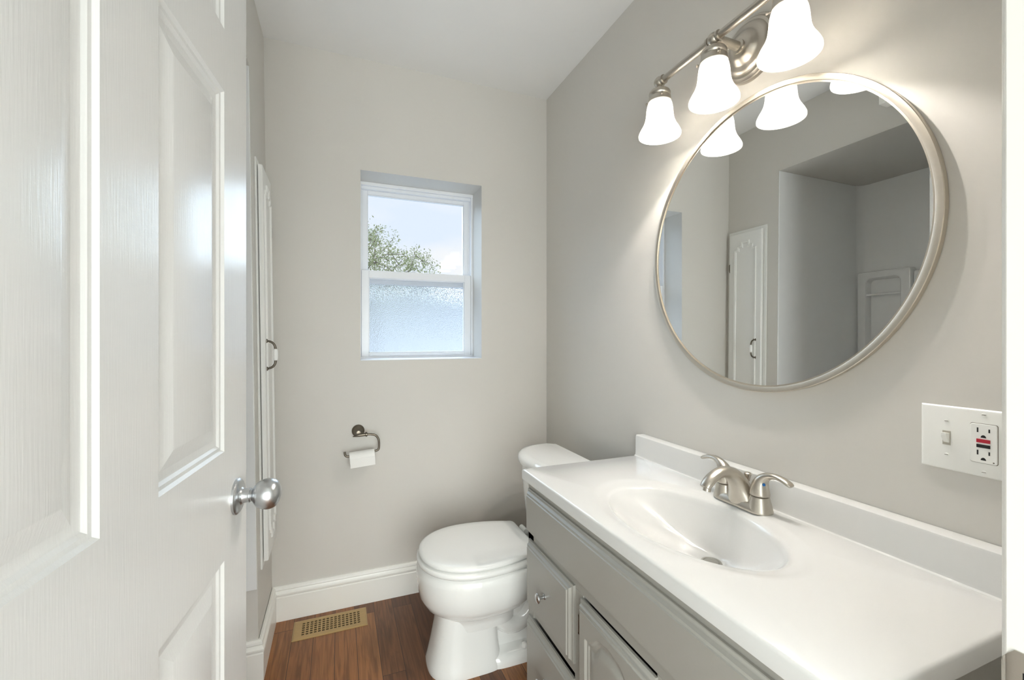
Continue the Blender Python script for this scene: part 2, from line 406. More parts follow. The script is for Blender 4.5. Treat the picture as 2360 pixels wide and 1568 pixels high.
b = MB().lathe([(0.0, 0.0), (0.013, 0.0), (0.013, 0.006), (0.009, 0.010), (0.0, 0.010)], (0.352, YW+0.020, 1.516)).box(0.335, 0.372, YW+0.014, YW+0.024, 1.516, 1.522)
b.build('sash_lock', 'vinyl', ls)
MB().box(fx0+0.05, fx1-0.05, YW-0.004, YW+0.003, WZ0+0.016, WZ0+0.024).build('sash_lift', 'vinyl', ls, bevel=0.0015)

# ------------------------------------------------------------------ entry door (open into the room)
DW, DT, DH = 0.813, 0.035, 2.032
DA = math.radians(5.8)
door = thing('door_1', 'white six panel door standing open at the left', 'door', (0, 0, 0.008), kind='structure')
LE = Vector((-0.171, 1.012))                 # latch edge, room face
ddir = Vector((math.sin(DA), math.cos(DA)))
hinge = LE - ddir*DW
door.location = (hinge.x, hinge.y, 0.008)
door.rotation_euler = (0, 0, -DA)           # local +y runs along the door, local +x is the face seen
def door_slab():
    st, mu = 0.122, 0.115; pw = (DW-2*st-mu)/2
    ycut = [0, st, st+pw, st+pw+mu, st+2*pw+mu, DW]
    zcut = [0, 0.235, 0.795, 0.984, 1.608, 1.716, 1.910, DH]
    b = MB()
    prof = [(0,0),(0.004,-0.0045),(0.009,-0.0052),(0.013,-0.0085),(0.016,-0.0092),(0.019,-0.0098),(0.024,-0.0100),(0.046,-0.0035),(0.049,-0.0028)]
    for face in (0, 1):
        x0 = 0.0 if face == 0 else -DT; s = 1 if face == 0 else -1
        for i in range(5):
            for j in range(7):
                y0, y1, z0, z1 = ycut[i], ycut[i+1], zcut[j], zcut[j+1]
                if i in (1, 3) and j in (1, 3, 5):
                    rings = [[(x0+s*d, y0+k, z0+k), (x0+s*d, y1-k, z0+k), (x0+s*d, y1-k, z1-k), (x0+s*d, y0+k, z1-k)] for k, d in prof]
                    b.loft(rings, cap0=False, cap1=True)
                else:
                    b.add([(x0,y0,z0),(x0,y1,z0),(x0,y1,z1),(x0,y0,z1)], [(0,1,2,3)])
    for (a, c) in ((0, 1),):
        b.add([(0,0,0),(0,DW,0),(-DT,DW,0),(-DT,0,0)], [(0,1,2,3)])
        b.add([(0,0,DH),(0,DW,DH),(-DT,DW,DH),(-DT,0,DH)], [(0,1,2,3)])
        b.add([(0,DW,0),(0,DW,DH),(-DT,DW,DH),(-DT,DW,0)], [(0,1,2,3)])
        b.add([(0,0,0),(0,0,DH),(-DT,0,DH),(-DT,0,0)], [(0,1,2,3)])
    return b
o = door_slab().build('door_leaf', 'door', door, smooth=True, angle=18, local=True)
KY, KZ = DW-0.060, 0.885
for s, x0 in ((1, 0.0), (-1, -DT)):
    prof = [(0.0, 0.0), (0.033, 0.0), (0.033, 0.004), (0.0305, 0.0065), (0.027, 0.008), (0.016, 0.0095), (0.0135, 0.012), (0.0125, 0.020), (0.0135, 0.024)]
    rose = MB().lathe([(r, x0+s*h) for r, h in prof], (0, KY, KZ), 'x').build('knob_rose', 'satin', door, local=True)
    prof = [(0.0115, 0.020), (0.0125, 0.028), (0.017, 0.031), (0.0235, 0.037), (0.0275, 0.046), (0.0285, 0.054), (0.027, 0.062), (0.0225, 0.069), (0.015, 0.0735), (0.007, 0.0755), (0.0, 0.076)]
    prof = smoothpath(prof, 3)
    MB().lathe([(r, x0+s*h) for r, h in prof], (0, KY, KZ), 'x').build('door_knob', 'satin', door, local=True)
MB().box(-DT/2-0.012, -DT/2+0.012, DW-0.001, DW+0.001, KZ-0.028, KZ+0.028).box(-DT/2-0.006, -DT/2+0.006, DW, DW+0.009, KZ-0.008, KZ+0.008).build('latch', 'satin', door, local=True)
for hz in (0.25, 1.02, 1.80):
    MB().lathe([(0.006, -0.045), (0.006, 0.045)], (0.006, -0.003, hz), n=14).box(-0.03, -0.001, -0.0015, 0.0, hz-0.045, hz+0.045).build('hinge', 'satin', door, local=True)

# ------------------------------------------------------------------ shower alcove
su = thing('shower_surround', 'glossy white moulded shower surround lining the alcove left of the door', 'shower surround', (XA, (YN+YA)/2, 0.34))
b = MB()
zb = 0.317
# end panel: the flange strip drops beside the tub apron
b.add([(-0.262, YA-0.006, zb), (-0.262, YA, zb), (-0.262, YA-0.006, ZA-0.005), (-0.262, YA, ZA-0.005), (XA, YA-0.006, zb), (XA, YA, zb), (XA, YA-0.006, ZA-0.005), (XA, YA, ZA-0.005)],
      [(0,1,3,2),(4,5,7,6),(0,4,6,2),(1,5,7,3),(0,1,5,4),(2,3,7,6)])
b.map(lambda p: (xl(p.z)-0.001, p.y, p.z) if p.x > -0.5 else p)
b.build('end_panel', 'acrylic', su, bevel=0.002)
b = MB().box(XA, -0.27, YN, YN+0.006, zb, ZA-0.005); b.map(lambda p: (xl(p.z)-0.001, p.y, p.z) if p.x > -0.5 else p)
b.build('end_panel', 'acrylic', su, bevel=0.002)
# back panel with coved corner
cv = 0.05; rr = []
pts = [(XA, YN+0.006), (XA, YA-0.006-cv)] + [(XA+cv-cv*math.cos(a), YA-0.006-cv+cv*math.sin(a)) for a in [PI/2*k/8 for k in range(1, 9)]]
rr = [[(x, y, zb) for x, y in pts]+[(x-0.006, y+0.0, zb) for x, y in reversed(pts)], [(x, y, ZA-0.005) for x, y in pts]+[(x-0.006, y, ZA-0.005) for x, y in reversed(pts)]]
MB().loft(rr).build('back_panel', 'acrylic', su)
b = MB().box(XA-0.1, 0, YN, YA, ZA-0.005, ZA); b.map(lambda p: (xl(p.z)-0.001, p.y, p.z) if p.x > -0.5 else p)
b.build('ceiling_panel', 'wall', su)
# caddy tower: raised face with a rounded niche
TX = -0.945; ty0, ty1, tz0, tz1 = 1.455, 1.728, 0.62, 1.585
def frame_ring(x, hw, hh, r): return [(x, y, z) for y, z in rrect((ty0+ty1)/2, (tz0+tz1)/2, hw, hh, r, 6)]
hw, hh = (ty1-ty0)/2, (tz1-tz0)/2
b = MB()
b.loft([frame_ring(XA, hw, hh, 0.012), frame_ring(TX-0.012, hw, hh, 0.012), frame_ring(TX-0.004, hw-0.003, hh-0.003, 0.012), frame_ring(TX, hw-0.010, hh-0.010, 0.012),
        frame_ring(TX, hw-0.045, hh-0.040, 0.03), frame_ring(TX-0.004, hw-0.049, hh-0.044, 0.028), frame_ring(TX-0.040, hw-0.056, hh-0.051, 0.025)], cap0=True, cap1=True)
ct = b.build('caddy_tower', 'acrylic', su)
MB().sweep([(TX-0.012, ty0+0.044, 1.445), (TX-0.012, ty1-0.044, 1.445)], 0.007, 14).build('towel_bar', 'acrylic', ct)
MB().box(XA, -0.965, 1.33, ty0-0.001, 0.62, 1.565).build('side_ledge', 'acrylic', su, bevel=0.01)

tub = thing('bathtub', 'white bathtub in the alcove beneath the shower surround', 'bathtub', (-0.67, (YN+YA)/2, 0))
tx0, tx1, tya, tyb, tz = XA+0.01, -0.352, YN+0.008, YA-0.008, 0.315
def tr(inx0, inx1, iny, z, r): return [(x, y, z) for x, y in rrect((tx0+inx0+tx1-inx1)/2, (tya+tyb)/2, (tx1-inx1-tx0-inx0)/2, (tyb-tya)/2-iny, r, 5)]
MB().loft([tr(0,0,0,0.001,0.01), tr(0,0,0,tz-0.01,0.01), tr(0.004,0.004,0.004,tz,0.01), tr(0.05,0.07,0.07,tz,0.06), tr(0.06,0.08,0.08,tz-0.012,0.06), tr(0.09,0.11,0.14,0.10,0.09), tr(0.13,0.15,0.2,0.07,0.09)]).build('tub_shell', 'acrylic', tub)
MB().lathe([(0.0, 0.003), (0.03, 0.003), (0.034, 0.0)], (-0.68, 0.55, 0.0705)).build('tub_drain', 'satin', tub)

# ------------------------------------------------------------------ linen cabinet on the left wall
lc = thing('linen_cabinet', 'tall narrow white linen cabinet door set in the left wall by the corner', 'cabinet', (-0.26, 1.92, 0.35))
def lean(b): return b.map(lambda p: (p.x + xl(p.z), p.y, p.z))
b = MB(); cy0, cy1, cz0, cz1 = 1.806, 2.066, 0.350, 1.842
b.box(-0.0, 0.006, cy0, cy0+0.04, cz0, cz1).box(0, 0.006, cy1-0.03, cy1, cz0, cz1).box(0, 0.006, cy0+0.04, cy1-0.03, cz0, cz0+0.04).box(0, 0.006, cy0+0.04, cy1-0.03, cz1-0.05, cz1)
lean(b).build('face_frame', 'white_cab', lc, bevel=0.0015)
dy0, dy1, dz0, dz1 = 1.826, 2.046, 0.372, 1.822
b = MB()
def dr(i, x): return [(x, dy0+i, dz0+i), (x, dy1-i, dz0+i), (x, dy1-i, dz1-i), (x, dy0+i, dz1-i)]
b.loft([dr(0, 0.0085), dr(0, 0.020), dr(0.002, 0.023)])
ldr = lean(b).build('cabinet_door', 'white_cab', lc, angle=25)
# applied moulding with a stepped key at the top and the bottom
yc = (dy0+dy1)/2
def key_path():
    a = dy0+0.042; z1_ = dz1-0.105
    half = [(a, z1_), (a+0.022, z1_), (a+0.022, z1_+0.020), (a+0.046, z1_+0.020), (a+0.046, z1_+0.046)]
    top = half + [(2*yc-y, z) for y, z in reversed(half)]
    return top + [(y, dz0+dz1-z) for y, z in reversed(top)]
def offset(P, d):
    """parallel outline of an axis aligned closed path"""
    out = []; n = len(P)
    for i in range(n):
        a_, b_, c_ = Vector(P[i-1]), Vector(P[i]), Vector(P[(i+1) % n])
        e0, e1 = (b_-a_).normalized(), (c_-b_).normalized()
        m = Vector((e0.y, -e0.x)) + Vector((e1.y, -e1.x))
        if m.length > 1.9: m = m/2
        out.append((b_.x+m.x*d, b_.y+m.y*d))
    return out
b = MB(); KP = key_path()
rings = [[(x, y, z) for y, z in offset(KP, ins)] for ins, x in ((-0.009, 0.023), (-0.007, 0.0275), (-0.003, 0.029), (0.001, 0.0265), (0.004, 0.0275), (0.007, 0.023))]
b.loft(rings, False, False)
lean(b).build('panel_moulding', 'white_cab', ldr, angle=20)
HY, HZ = 1.866, 1.125
hp = smoothpath([(0.023, HZ+0.051), (0.032, HZ+0.050), (0.042, HZ+0.045), (0.049, HZ+0.035), (0.0525, HZ+0.020), (0.0535, HZ), (0.0525, HZ-0.020), (0.049, HZ-0.035), (0.042, HZ-0.045), (0.032, HZ-0.050), (0.023, HZ-0.051)], 5)
b = MB().sweep([(x, HY, z) for x, z in hp], 0.0042, 12, side=(0,1,0))
for s in (1, -1):
    b.lathe([(0.0, 0.022), (0.0105, 0.022), (0.010, 0.025), (0.006, 0.028), (0.0, 0.0285)], (0, HY, HZ+s*0.052), 'x', 18)
hd = lean(b).build('pull_handle', 'dark_nickel', ldr)
hd['label'] = 'aged metal bow pull'
b = MB().lathe(smoothpath([(0.0045, -0.022), (0.0075, -0.018), (0.0085, 0.0), (0.0075, 0.018), (0.0045, 0.022)], 4), (0.052, HY, HZ), 'z', 18)
lean(b).build('grip', 'porcelain', hd)
for hz in (1.62, 0.56):
    b = MB().lathe([(0.0045, -0.020), (0.0045, 0.020)], (0.020, 2.049, hz), 'z', 12).box(0.006, 0.009, 2.047, 2.062, hz-0.026, hz+0.026)
    lean(b).build('hinge', 'dark_nickel', lc)

# ------------------------------------------------------------------ vanity cabinet
ZC = 0.772                      # countertop surface
VX0, VX1, VY0, VY1 = 0.560, 1.002, 0.340, 1.272
van = thing('vanity_cabinet', 'grey painted vanity cabinet with drawers and arched raised panel doors', 'vanity cabinet', (0.78, 0.806, 0))
b = MB()
zt, zk = ZC-0.032, 0.095
b.box(VX0+0.02, VX1, VY0, VY0+0.016, 0, zt).box(VX0+0.02, VX1, VY1-0.016, VY1, 0, zt)       # sides
b.box(VX1-0.008, VX1, VY0+0.016, VY1-0.016, zk, zt)                                     # back
b.box(VX0+0.02, VX1-0.008, VY0+0.016, VY1-0.016, zk, zk+0.016)                           # bottom
b.box(VX0+0.06, VX0+0.075, VY0+0.016, VY1-0.016, 0, zk)                                   # toe kick
van_body = b.build('carcass', 'cab', van, bevel=0.001)
b = MB()
cols = [(0.976, 1.256), (0.667, 0.942), (0.356, 0.633)]
f0, f1 = VX0, VX0+0.02
b.box(f0, f1, VY0, VY1, zt-0.045, zt).box(f0, f1, VY0, VY1, 0.555, 0.60).box(f0, f1, VY0, VY1, zk, zk+0.04)
b.box(f0, f1, VY0, VY0+0.04, zk+0.04, zt-0.045).box(f0, f1, VY1-0.04, VY1, zk+0.04, zt-0.045)
b.box(f0, f1, 0.63, 0.67, zk+0.04, 0.555).box(f0, f1, 0.938, 0.98, zk+0.04, 0.555)
b.box(f0, f1, 0.98, VY1-0.04, 0.335, 0.36)
b.build('face_frame', 'cab', van, bevel=0.001)
FX = VX0
def slab_rings(y0, y1, z0, z1, prof):
    return [[(FX-d, y0+k, z0+k), (FX-d, y1-k, z0+k), (FX-d, y1-k, z1-k), (FX-d, y0+k, z1-k)] for k, d in prof]
OG = [(0, 0), (0, 0.0055), (0.0012, 0.0068), (0.0035, 0.0074), (0.0065, 0.0088), (0.0090, 0.0120), (0.0105, 0.0152), (0.0140, 0.0158), (0.0155, 0.0164), (0.0170, 0.0190)]
def knob(y, z, x, parent):
    prof = [(0.0, 0.0), (0.0075, 0.0), (0.0075, 0.002), (0.0048, 0.004), (0.0042, 0.014), (0.006, 0.017), (0.0125, 0.0195), (0.0135, 0.022), (0.012, 0.0245), (0.006, 0.0262), (0.0, 0.0266)]
    return MB().lathe([(r, x-h) for r, h in prof], (0, y, z), 'x', 28).build('knob', 'satin', parent)
b = MB().loft(slab_rings(VY0+0.004, 1.262, 0.583, ZC-0.0545, OG), True, True)
b.build('false_front', 'cab', van, angle=22)
for (z0, z1) in ((0.362, 0.561), (0.115, 0.325)):
    d = MB().loft(slab_rings(cols[0][0], 1.258, z0, z1, OG)).build('drawer_front', 'cab', van, angle=22)
    knob(1.117, (z0+z1)/2-0.003, FX-0.019, d)
def cab_door(y0, y1, z0, z1):
    """overlay door: ogee outside edge, arched raised panel as a relief"""
    b = MB().loft(slab_rings(y0, y1, z0, z1, OG), True, False)
    k = OG[-1][0]; a0, a1, c0, c1 = y0+k, y1-k, z0+k, z1-k
    yc = (y0+y1)/2; hw = (y1-y0)/2-0.040; zb = z0+0.055; zs_ = z1-0.071; rise = 0.028
    ny, nz = 96, 150
    def depth(y, z):
        u = abs(y-yc)/hw
        # shoulders, then the arch
        tt = max(0.0, min(1.0, (0.80-u)/0.42)); top = zs_ + rise*(tt*tt*(3-2*tt))
        if u < 0.38: top += 0.006*(1-(u/0.38)**2)
        sl = 0.0 if (tt <= 0 or tt >= 1) else rise*6*tt*(1-tt)/(0.42*hw)
        dd = min(hw-abs(y-yc), z-zb, (top-z)/math.sqrt(1+sl*sl))
        if dd <= 0: return 0.0
        if dd < 0.004: return 0.005*(dd/0.004)
        if dd < 0.010: return 0.005
        if dd < 0.012: return 0.005+0.0025*(dd-0.010)/0.002
        if dd < 0.018: return 0.0075
        if dd < 0.040:
            q = (dd-0.018)/0.022; return 0.0075-0.0062*(1-(1-q)**1.8)
        return 0.0013
    vs = []; fs = []
    for j in range(nz+1):
        for i in range(ny+1):
            y = a0+(a1-a0)*i/ny; z = c0+(c1-c0)*j/nz
            vs.append((FX-0.019+depth(y, z), y, z))
    for j in range(nz):
        for i in range(ny):
            q = j*(ny+1)+i; fs.append((q, q+1, q+ny+2, q+ny+1))
    b.add(vs, fs)
    return b.build('cabinet_door', 'cab', van, angle=40)
for (y0, y1), hs, kn in ((cols[1], 1, -1), (cols[2], -1, 1)):
    d = cab_door(y0, y1, 0.115, 0.550)
    hy = y1 if hs > 0 else y0
    for hz in (0.482, 0.18):
        MB().lathe([(0.0036, -0.021), (0.0036, 0.021)], (FX-0.006, hy+hs*0.004, hz), 'z', 12).lathe([(0.002, -0.025), (0.0042, -0.023), (0.0042, -0.021)], (FX-0.006, hy+hs*0.004, hz), 'z', 12).lathe([(0.0042, 0.021), (0.0042, 0.023), (0.002, 0.025)], (FX-0.006, hy+hs*0.004, hz), 'z', 12).build('hinge', 'dark_nickel', d)
    knob(y0+0.024 if kn < 0 else y1-0.024, 0.40, FX-0.019, d)

# ------------------------------------------------------------------ vanity top with integral bowl
vt = thing('countertop', 'white cultured marble vanity top with an integral oval basin', 'countertop', (0.78, 0.806, ZC))
CX0, CX1, CY0, CY1 = 0.545, 1.002, 0.322, 1.290
ec, ea, eb = (0.757, 0.806), 0.168, 0.270      # outer oval
dc = (0.832, 0.803)                             # drain
corners = [(CX0, CY0), (CX1, CY0), (CX1, CY1), (CX0, CY1)]
angs = sorted(set([2*PI*i/120 for i in range(120)] + [math.atan2(y-ec[1], x-ec[0]) % (2*PI) for x, y in corners]))
def rect_pt(a, x0, x1, y0, y1):
    c, s = math.cos(a), math.sin(a); ts = []
    if c > 1e-9: ts.append((x1-ec[0])/c)
    if c < -1e-9: ts.append((x0-ec[0])/c)
    if s > 1e-9: ts.append((y1-ec[1])/s)
    if s < -1e-9: ts.append((y0-ec[1])/s)
    t = min(ts); return (ec[0]+t*c, ec[1]+t*s)
def ell(a, k, cx=None, cy=None, f=None):
    # direction a from the centre, on the oval scaled by k
    c, s = math.cos(a), math.sin(a); r = 1/math.sqrt((c/ea)**2+(s/eb)**2)
    return (ec[0]+k*r*c, ec[1]+k*r*s)
rings = []
r_ = 0.004
for ins, dz in ((0.04, -0.032), (0.0, -0.032), (0.0, -0.006), (0.0012, -0.003), (0.003, -0.0012), (0.006, 0.0)):
    rings.append([(*rect_pt(a, CX0+ins, CX1-ins, CY0+ins, CY1-ins), ZC+dz) for a in angs])
BP = [(1.06, 0.0), (1.02, -0.0006), (0.985, -0.0025), (0.94, -0.0045), (0.90, -0.0062), (0.88, -0.0075), (0.865, -0.0095), (0.845, -0.013)]
BP += [(k, -0.0085-0.1125*(1-(k/0.875)**2.1)) for k in (0.82, 0.79, 0.75, 0.70, 0.64, 0.57, 0.49, 0.41, 0.33, 0.25, 0.18)]
for k, dz in BP:
    q = max(0.0, (0.85-k)/0.67); sh = q**1.2
    rings.append([(lambda p: (p[0]+(dc[0]-ec[0])*sh, p[1], ZC+dz))(ell(a, k)) for a in angs])
DZ = -0.1225
rings.append([(dc[0]+0.024*math.cos(a), dc[1]+0.024*math.sin(a), ZC+DZ) for a in angs])
b = MB().loft(rings, False, True)
top = b.build('basin_top', 'marble', vt, angle=45)
# backsplash with a small cove
pr = [(CX1-0.026, ZC), (CX1-0.0205, ZC+0.0015), (CX1-0.019, ZC+0.006), (CX1-0.018, ZC+0.066), (CX1-0.0165, ZC+0.070), (CX1-0.013, ZC+0.072), (XR-0.001, ZC+0.072), (XR-0.001, ZC-0.032), (CX1-0.001, ZC-0.032)]
MB().loft([[(x, y, z) for x, z in pr] for y in (CY0, CY1)]).build('backsplash', 'marble', vt, bevel=0.0)
MB().lathe([(0.0, 0.005), (0.012, 0.0045), (0.0165, 0.003), (0.0175, 0.001), (0.0185, 0.003), (0.0225, 0.003), (0.0245, 0.0)], (dc[0], dc[1], ZC+DZ), n=32).build('drain', 'drain', vt)

# ------------------------------------------------------------------ faucet
FXC, FYC = 0.943, 0.813
fau = thing('faucet', 'brushed nickel two handle faucet behind the basin', 'faucet', (FXC, FYC, ZC))
def stad(hl, hw, z, n=14):
    pts = []
    for k in range(n+1):
        a = PI*k/n; pts.append((FXC+hw*math.cos(a), FYC+hl-hw+hw*math.sin(a), z))
    for k in range(n+1):
        a = PI+PI*k/n; pts.append((FXC+hw*math.cos(a), FYC-hl+hw+hw*math.sin(a), z))
    return pts
b = MB().loft([stad(0.0790, 0.0285, ZC), stad(0.0795, 0.0290, ZC+0.003), stad(0.0785, 0.0280, ZC+0.006), stad(0.074, 0.0250, ZC+0.014), stad(0.066, 0.0200, ZC+0.018)])
for s in (1, -1):
    b.lathe([(0.0284, 0.004), (0.0272, 0.010), (0.0245, 0.022), (0.0218, 0.033), (0.0212, 0.036), (0.0195, 0.0375), (0.0, 0.0375)], (FXC, FYC+s*0.0508, ZC))
b.build('base', 'nickel', fau)
# spout: a wide body rising and arching over the basin
sp = smoothpath([(FXC-0.001, 0.002, 0.043, 0.0275), (FXC-0.003, 0.022, 0.036, 0.0265), (FXC-0.009, 0.046, 0.0275, 0.0250), (FXC-0.024, 0.069, 0.0215, 0.0205), (FXC-0.048, 0.0845, 0.0182, 0.0150), (FXC-0.074, 0.0865, 0.0166, 0.0122), (FXC-0.098, 0.0770, 0.0158, 0.0110), (FXC-0.114, 0.0640, 0.0152, 0.0105), (FXC-0.121, 0.0560, 0.0135, 0.0085)], 5)
MB().sweep([(x, FYC, ZC+z) for x, z, _, _ in sp], [(a, c) for _, _, a, c in sp], 28, side=(0,1,0)).build('spout', 'nickel', fau, angle=50)
MB().sweep([(FXC-0.1115, FYC, ZC+0.062), (FXC-0.1155, FYC, ZC+0.0465)], 0.0090, 20).build('aerator', 'nickel', fau)
for s in (1, -1):
    ln = 1.12 if s > 0 else 1.0
    hp = smoothpath([(0.0, 0.0395, 0.0215, 0.0215), (0.0, 0.042, 0.0222, 0.0222), (0.0, 0.054, 0.0207, 0.0207), (0.002, 0.067, 0.0183, 0.0176), (0.0075, 0.0785, 0.0150, 0.0140), (0.019, 0.0885, 0.0112, 0.0092), (0.036, 0.0930, 0.0098, 0.0064), (0.054, 0.0905, 0.0105, 0.0056), (0.068, 0.0850, 0.0108, 0.0052), (0.074, 0.0815, 0.0085, 0.0040), (0.0755, 0.0805, 0.004, 0.002)], 4)
    h = MB().sweep([(FXC+0.10*y, FYC+s*(0.0508+y*ln), ZC+z) for y, z, _, _ in hp], [(a, c) for _, _, a, c in hp], 24, side=(1,0,0)).build('handle', 'nickel', fau, angle=60)
    if s < 0:
        d = MB().lathe([(0.0, 0.0), (0.0036, 0.0), (0.0032, 0.0008), (0.0, 0.001)], (0, 0, 0), 'y', 14)
        nrm = Vector((-0.50, -0.84, 0.10)).normalized(); rot = Vector((0,1,0)).rotation_difference(nrm).to_matrix()
        pos = Vector((FXC, FYC-0.0508-0.003, ZC+0.068)) + nrm*0.0170
        d.map(lambda p: rot @ p + pos).build('cold_dot', 'blue', h)
MB().lathe([(0.0028, -0.008), (0.0028, 0.046), (0.0045, 0.048), (0.0060, 0.056), (0.0085, 0.064), (0.0085, 0.067), (0.006, 0.069), (0.0, 0.0695)], (FXC+0.020, FYC, ZC+0.008), n=20).build('lift_rod', 'nickel', fau)

# ------------------------------------------------------------------ round mirror
MR, MY, MZ = 0.387, 0.830, CAMZ+0.246
mir = thing('mirror', 'large round wall mirror in a slim champagne metal frame', 'mirror', (XR, MY, MZ))
MB().lathe([(MR-0.018, XR-0.0012), (MR-0.001, XR-0.0012), (MR, XR-0.002), (MR, XR-0.0140), (MR-0.0012, XR-0.0152), (MR-0.0128, XR-0.0152), (MR-0.0138, XR-0.0145), (MR-0.0138, XR-0.0112), (MR-0.018, XR-0.0112)], (0, MY, MZ), 'x', 160, False, False).build('frame', 'champagne', mir)
MB().lathe([(MR-0.0136, XR-0.002), (MR-0.0136, XR-0.0110), (0.0, XR-0.0110)], (0, MY, MZ), 'x', 160, True, False).build('mirror_glass', 'mirror', mir, angle=20)

# ------------------------------------------------------------------ vanity light
BX, BZ = 0.887, CAMZ+0.757
vl = thing('vanity_light', 'three shade brushed nickel wall light above the mirror', 'wall light', (XR, 0.848, BZ))
CZ = CAMZ+0.762
MB().lathe([(0.083, XR-0.0005), (0.083, XR-0.006), (0.081, XR-0.009), (0.077, XR-0.010), (0.0755, XR-0.014), (0.072, XR-0.0175), (0.0655, XR-0.0185), (0.063, XR-0.023), (0.056, XR-0.027), (0.046, XR-0.0285), (0.042, XR-0.032), (0.034, XR-0.042), (0.022, XR-0.046), (0.0, XR-0.046)], (0, 0.848, CZ), 'x', 64).build('canopy', 'nickel', vl)
MB().lathe([(0.014, XR-0.042), (0.017, XR-0.046), (0.017, XR-0.051), (0.0115, XR-0.053), (0.0115, BX+0.002)], (0, 0.848, BZ+0.002), 'x', 28).build('arm', 'nickel', vl)
ys = (1.050, 0.848, 0.648)
MB().lathe([(0.0095, 0.655), (0.0095, 1.043)], (BX, 0, BZ), 'y', 28).build('bar', 'nickel', vl)
for y in ys:
    b = MB().lathe(smoothpath([(0.0, -0.0165), (0.008, -0.0145), (0.0145, -0.008), (0.0165, 0.0), (0.0145, 0.008), (0.008, 0.0145), (0.0, 0.0165)], 4), (BX, y, BZ), 'z', 28)
    for s in (1, -1):
        if (y == ys[0] and s > 0) or (y == ys[2] and s < 0): continue
        b.lathe([(0.0105, 0.012), (0.0135, 0.013), (0.0135, 0.019), (0.0105, 0.020)], (BX, y, BZ), 'y', 24) if s > 0 else b.lathe([(0.0105, -0.020), (0.0135, -0.019), (0.0135, -0.013), (0.0105, -0.012)], (BX, y, BZ), 'y', 24)
    b.build('ball_fitting', 'nickel', vl)
    ts = BZ-0.043                      # top of the shade neck
    sk = MB().lathe([(0.0, 0.034), (0.008, 0.034), (0.008, 0.022), (0.020, 0.020), (0.028, 0.016), (0.031, 0.010), (0.0305, 0.004), (0.0285, 0.001), (0.0315, -0.002), (0.0325, -0.012), (0.0335, -0.014), (0.0335, -0.017), (0.031, -0.017), (0.031, -0.003), (0.0, -0.003)], (BX, y, ts), n=40).build('socket', 'nickel', vl)
    for k in range(3):
        a = PI/2+0.5+2*PI*k/3; d = Vector((math.cos(a), math.sin(a), 0)); p = Vector((BX, y, ts-0.009))
        MB().sweep([p+d*0.032, p+d*0.038, p+d*0.0385, p+d*0.043], [0.0018, 0.0018, 0.0036, 0.0036], 12).build('thumb_screw', 'nickel', sk)
    prof = smoothpath([(0.0285, -0.006), (0.0300, -0.013), (0.0345, -0.023), (0.0370, -0.036), (0.0385, -0.053), (0.0410, -0.069), (0.0465, -0.084), (0.0545, -0.098), (0.0595, -0.109), (0.0602, -0.115)], 5)
    inner = [(r-0.0030, z) for r, z in reversed(prof)]
    MB().lathe(prof + [(0.0597, -0.1172), (0.0582, -0.1172)] + inner, (BX, y, ts), n=56, cap0=False, cap1=False).build('shade', 'shade', vl, angle=80)
    MB().lathe(smoothpath([(0.0, -0.003), (0.012, -0.004), (0.0130, -0.018), (0.0155, -0.022), (0.021, -0.031), (0.0225, -0.039), (0.020, -0.047), (0.0125, -0.054), (0.0, -0.057)], 4), (BX, y, ts), n=28).build('bulb', 'bulb', vl)
    pd = bpy.data.lights.new('bulb_light', 'POINT'); pd.energy = BULB_W; pd.color = BULB_COL; pd.shadow_soft_size = 0.030
    po = bpy.data.objects.new('bulb_light', pd); COL.objects.link(po); po.location = Vector((BX, y, ts-0.066)) - Vector((XR, 0.848, BZ)); po.parent = vl
    pd.shadow_soft_size = 0.007

# ------------------------------------------------------------------ switch and outlet plate
sw = thing('switch_plate', 'white double wall plate with a toggle switch and an outlet', 'switch plate', (XR, 0.424, CAMZ-0.180))
PY0, PY1, PZ0, PZ1 = 0.366, 0.482, CAMZ-0.2365, CAMZ-0.1225
def pr_(x, i): return [(x, PY0+i, PZ0+i), (x, PY1-i, PZ0+i), (x, PY1-i, PZ1-i), (x, PY0+i, PZ1-i)]
MB().loft([pr_(XR-0.0005, 0), pr_(XR-0.003, 0), pr_(XR-0.0052, 0.002), pr_(XR-0.006, 0.005)]).build('plate', 'plastic', sw, angle=20)
zc = CAMZ-0.1795; ty_ = 0.4445; oy = 0.3955
tg = MB().box(XR-0.0068, XR-0.006, ty_-0.0055, ty_+0.0055, zc-0.0125, zc+0.0125).build('switch_slot', 'shadow_plastic', sw)
tgl = MB().loft([[(XR-0.006, ty_-0.0045, zc-0.009), (XR-0.006, ty_+0.0045, zc-0.009), (XR-0.006, ty_+0.0045, zc+0.009), (XR-0.006, ty_-0.0045, zc+0.009)],
           [(XR-0.012, ty_-0.0040, zc-0.002), (XR-0.012, ty_+0.0040, zc-0.002), (XR-0.012, ty_+0.0040, zc+0.0095), (XR-0.012, ty_-0.0040, zc+0.0095)],
           [(XR-0.0175, ty_-0.0036, zc+0.0045), (XR-0.0175, ty_+0.0036, zc+0.0045), (XR-0.0175, ty_+0.0036, zc+0.0105), (XR-0.0175, ty_-0.0036, zc+0.0105)]]).build('toggle', 'plastic', sw, bevel=0.0008)
for (y, dz) in ((ty_, 0.030), (ty_, -0.030), (oy, 0.0485), (oy, -0.0485)):
    s_ = MB().lathe([(0.0032, XR-0.006), (0.0032, XR-0.0066), (0.0022, XR-0.007), (0.0, XR-0.007)], (0, y, zc+dz), 'x', 16).build('screw', 'plastic', sw)
    MB().box(XR-0.0072, XR-0.0069, y-0.0026, y+0.0026, zc+dz-0.0004, zc+dz+0.0004).build('screw_slot', 'dark_nickel', s_)
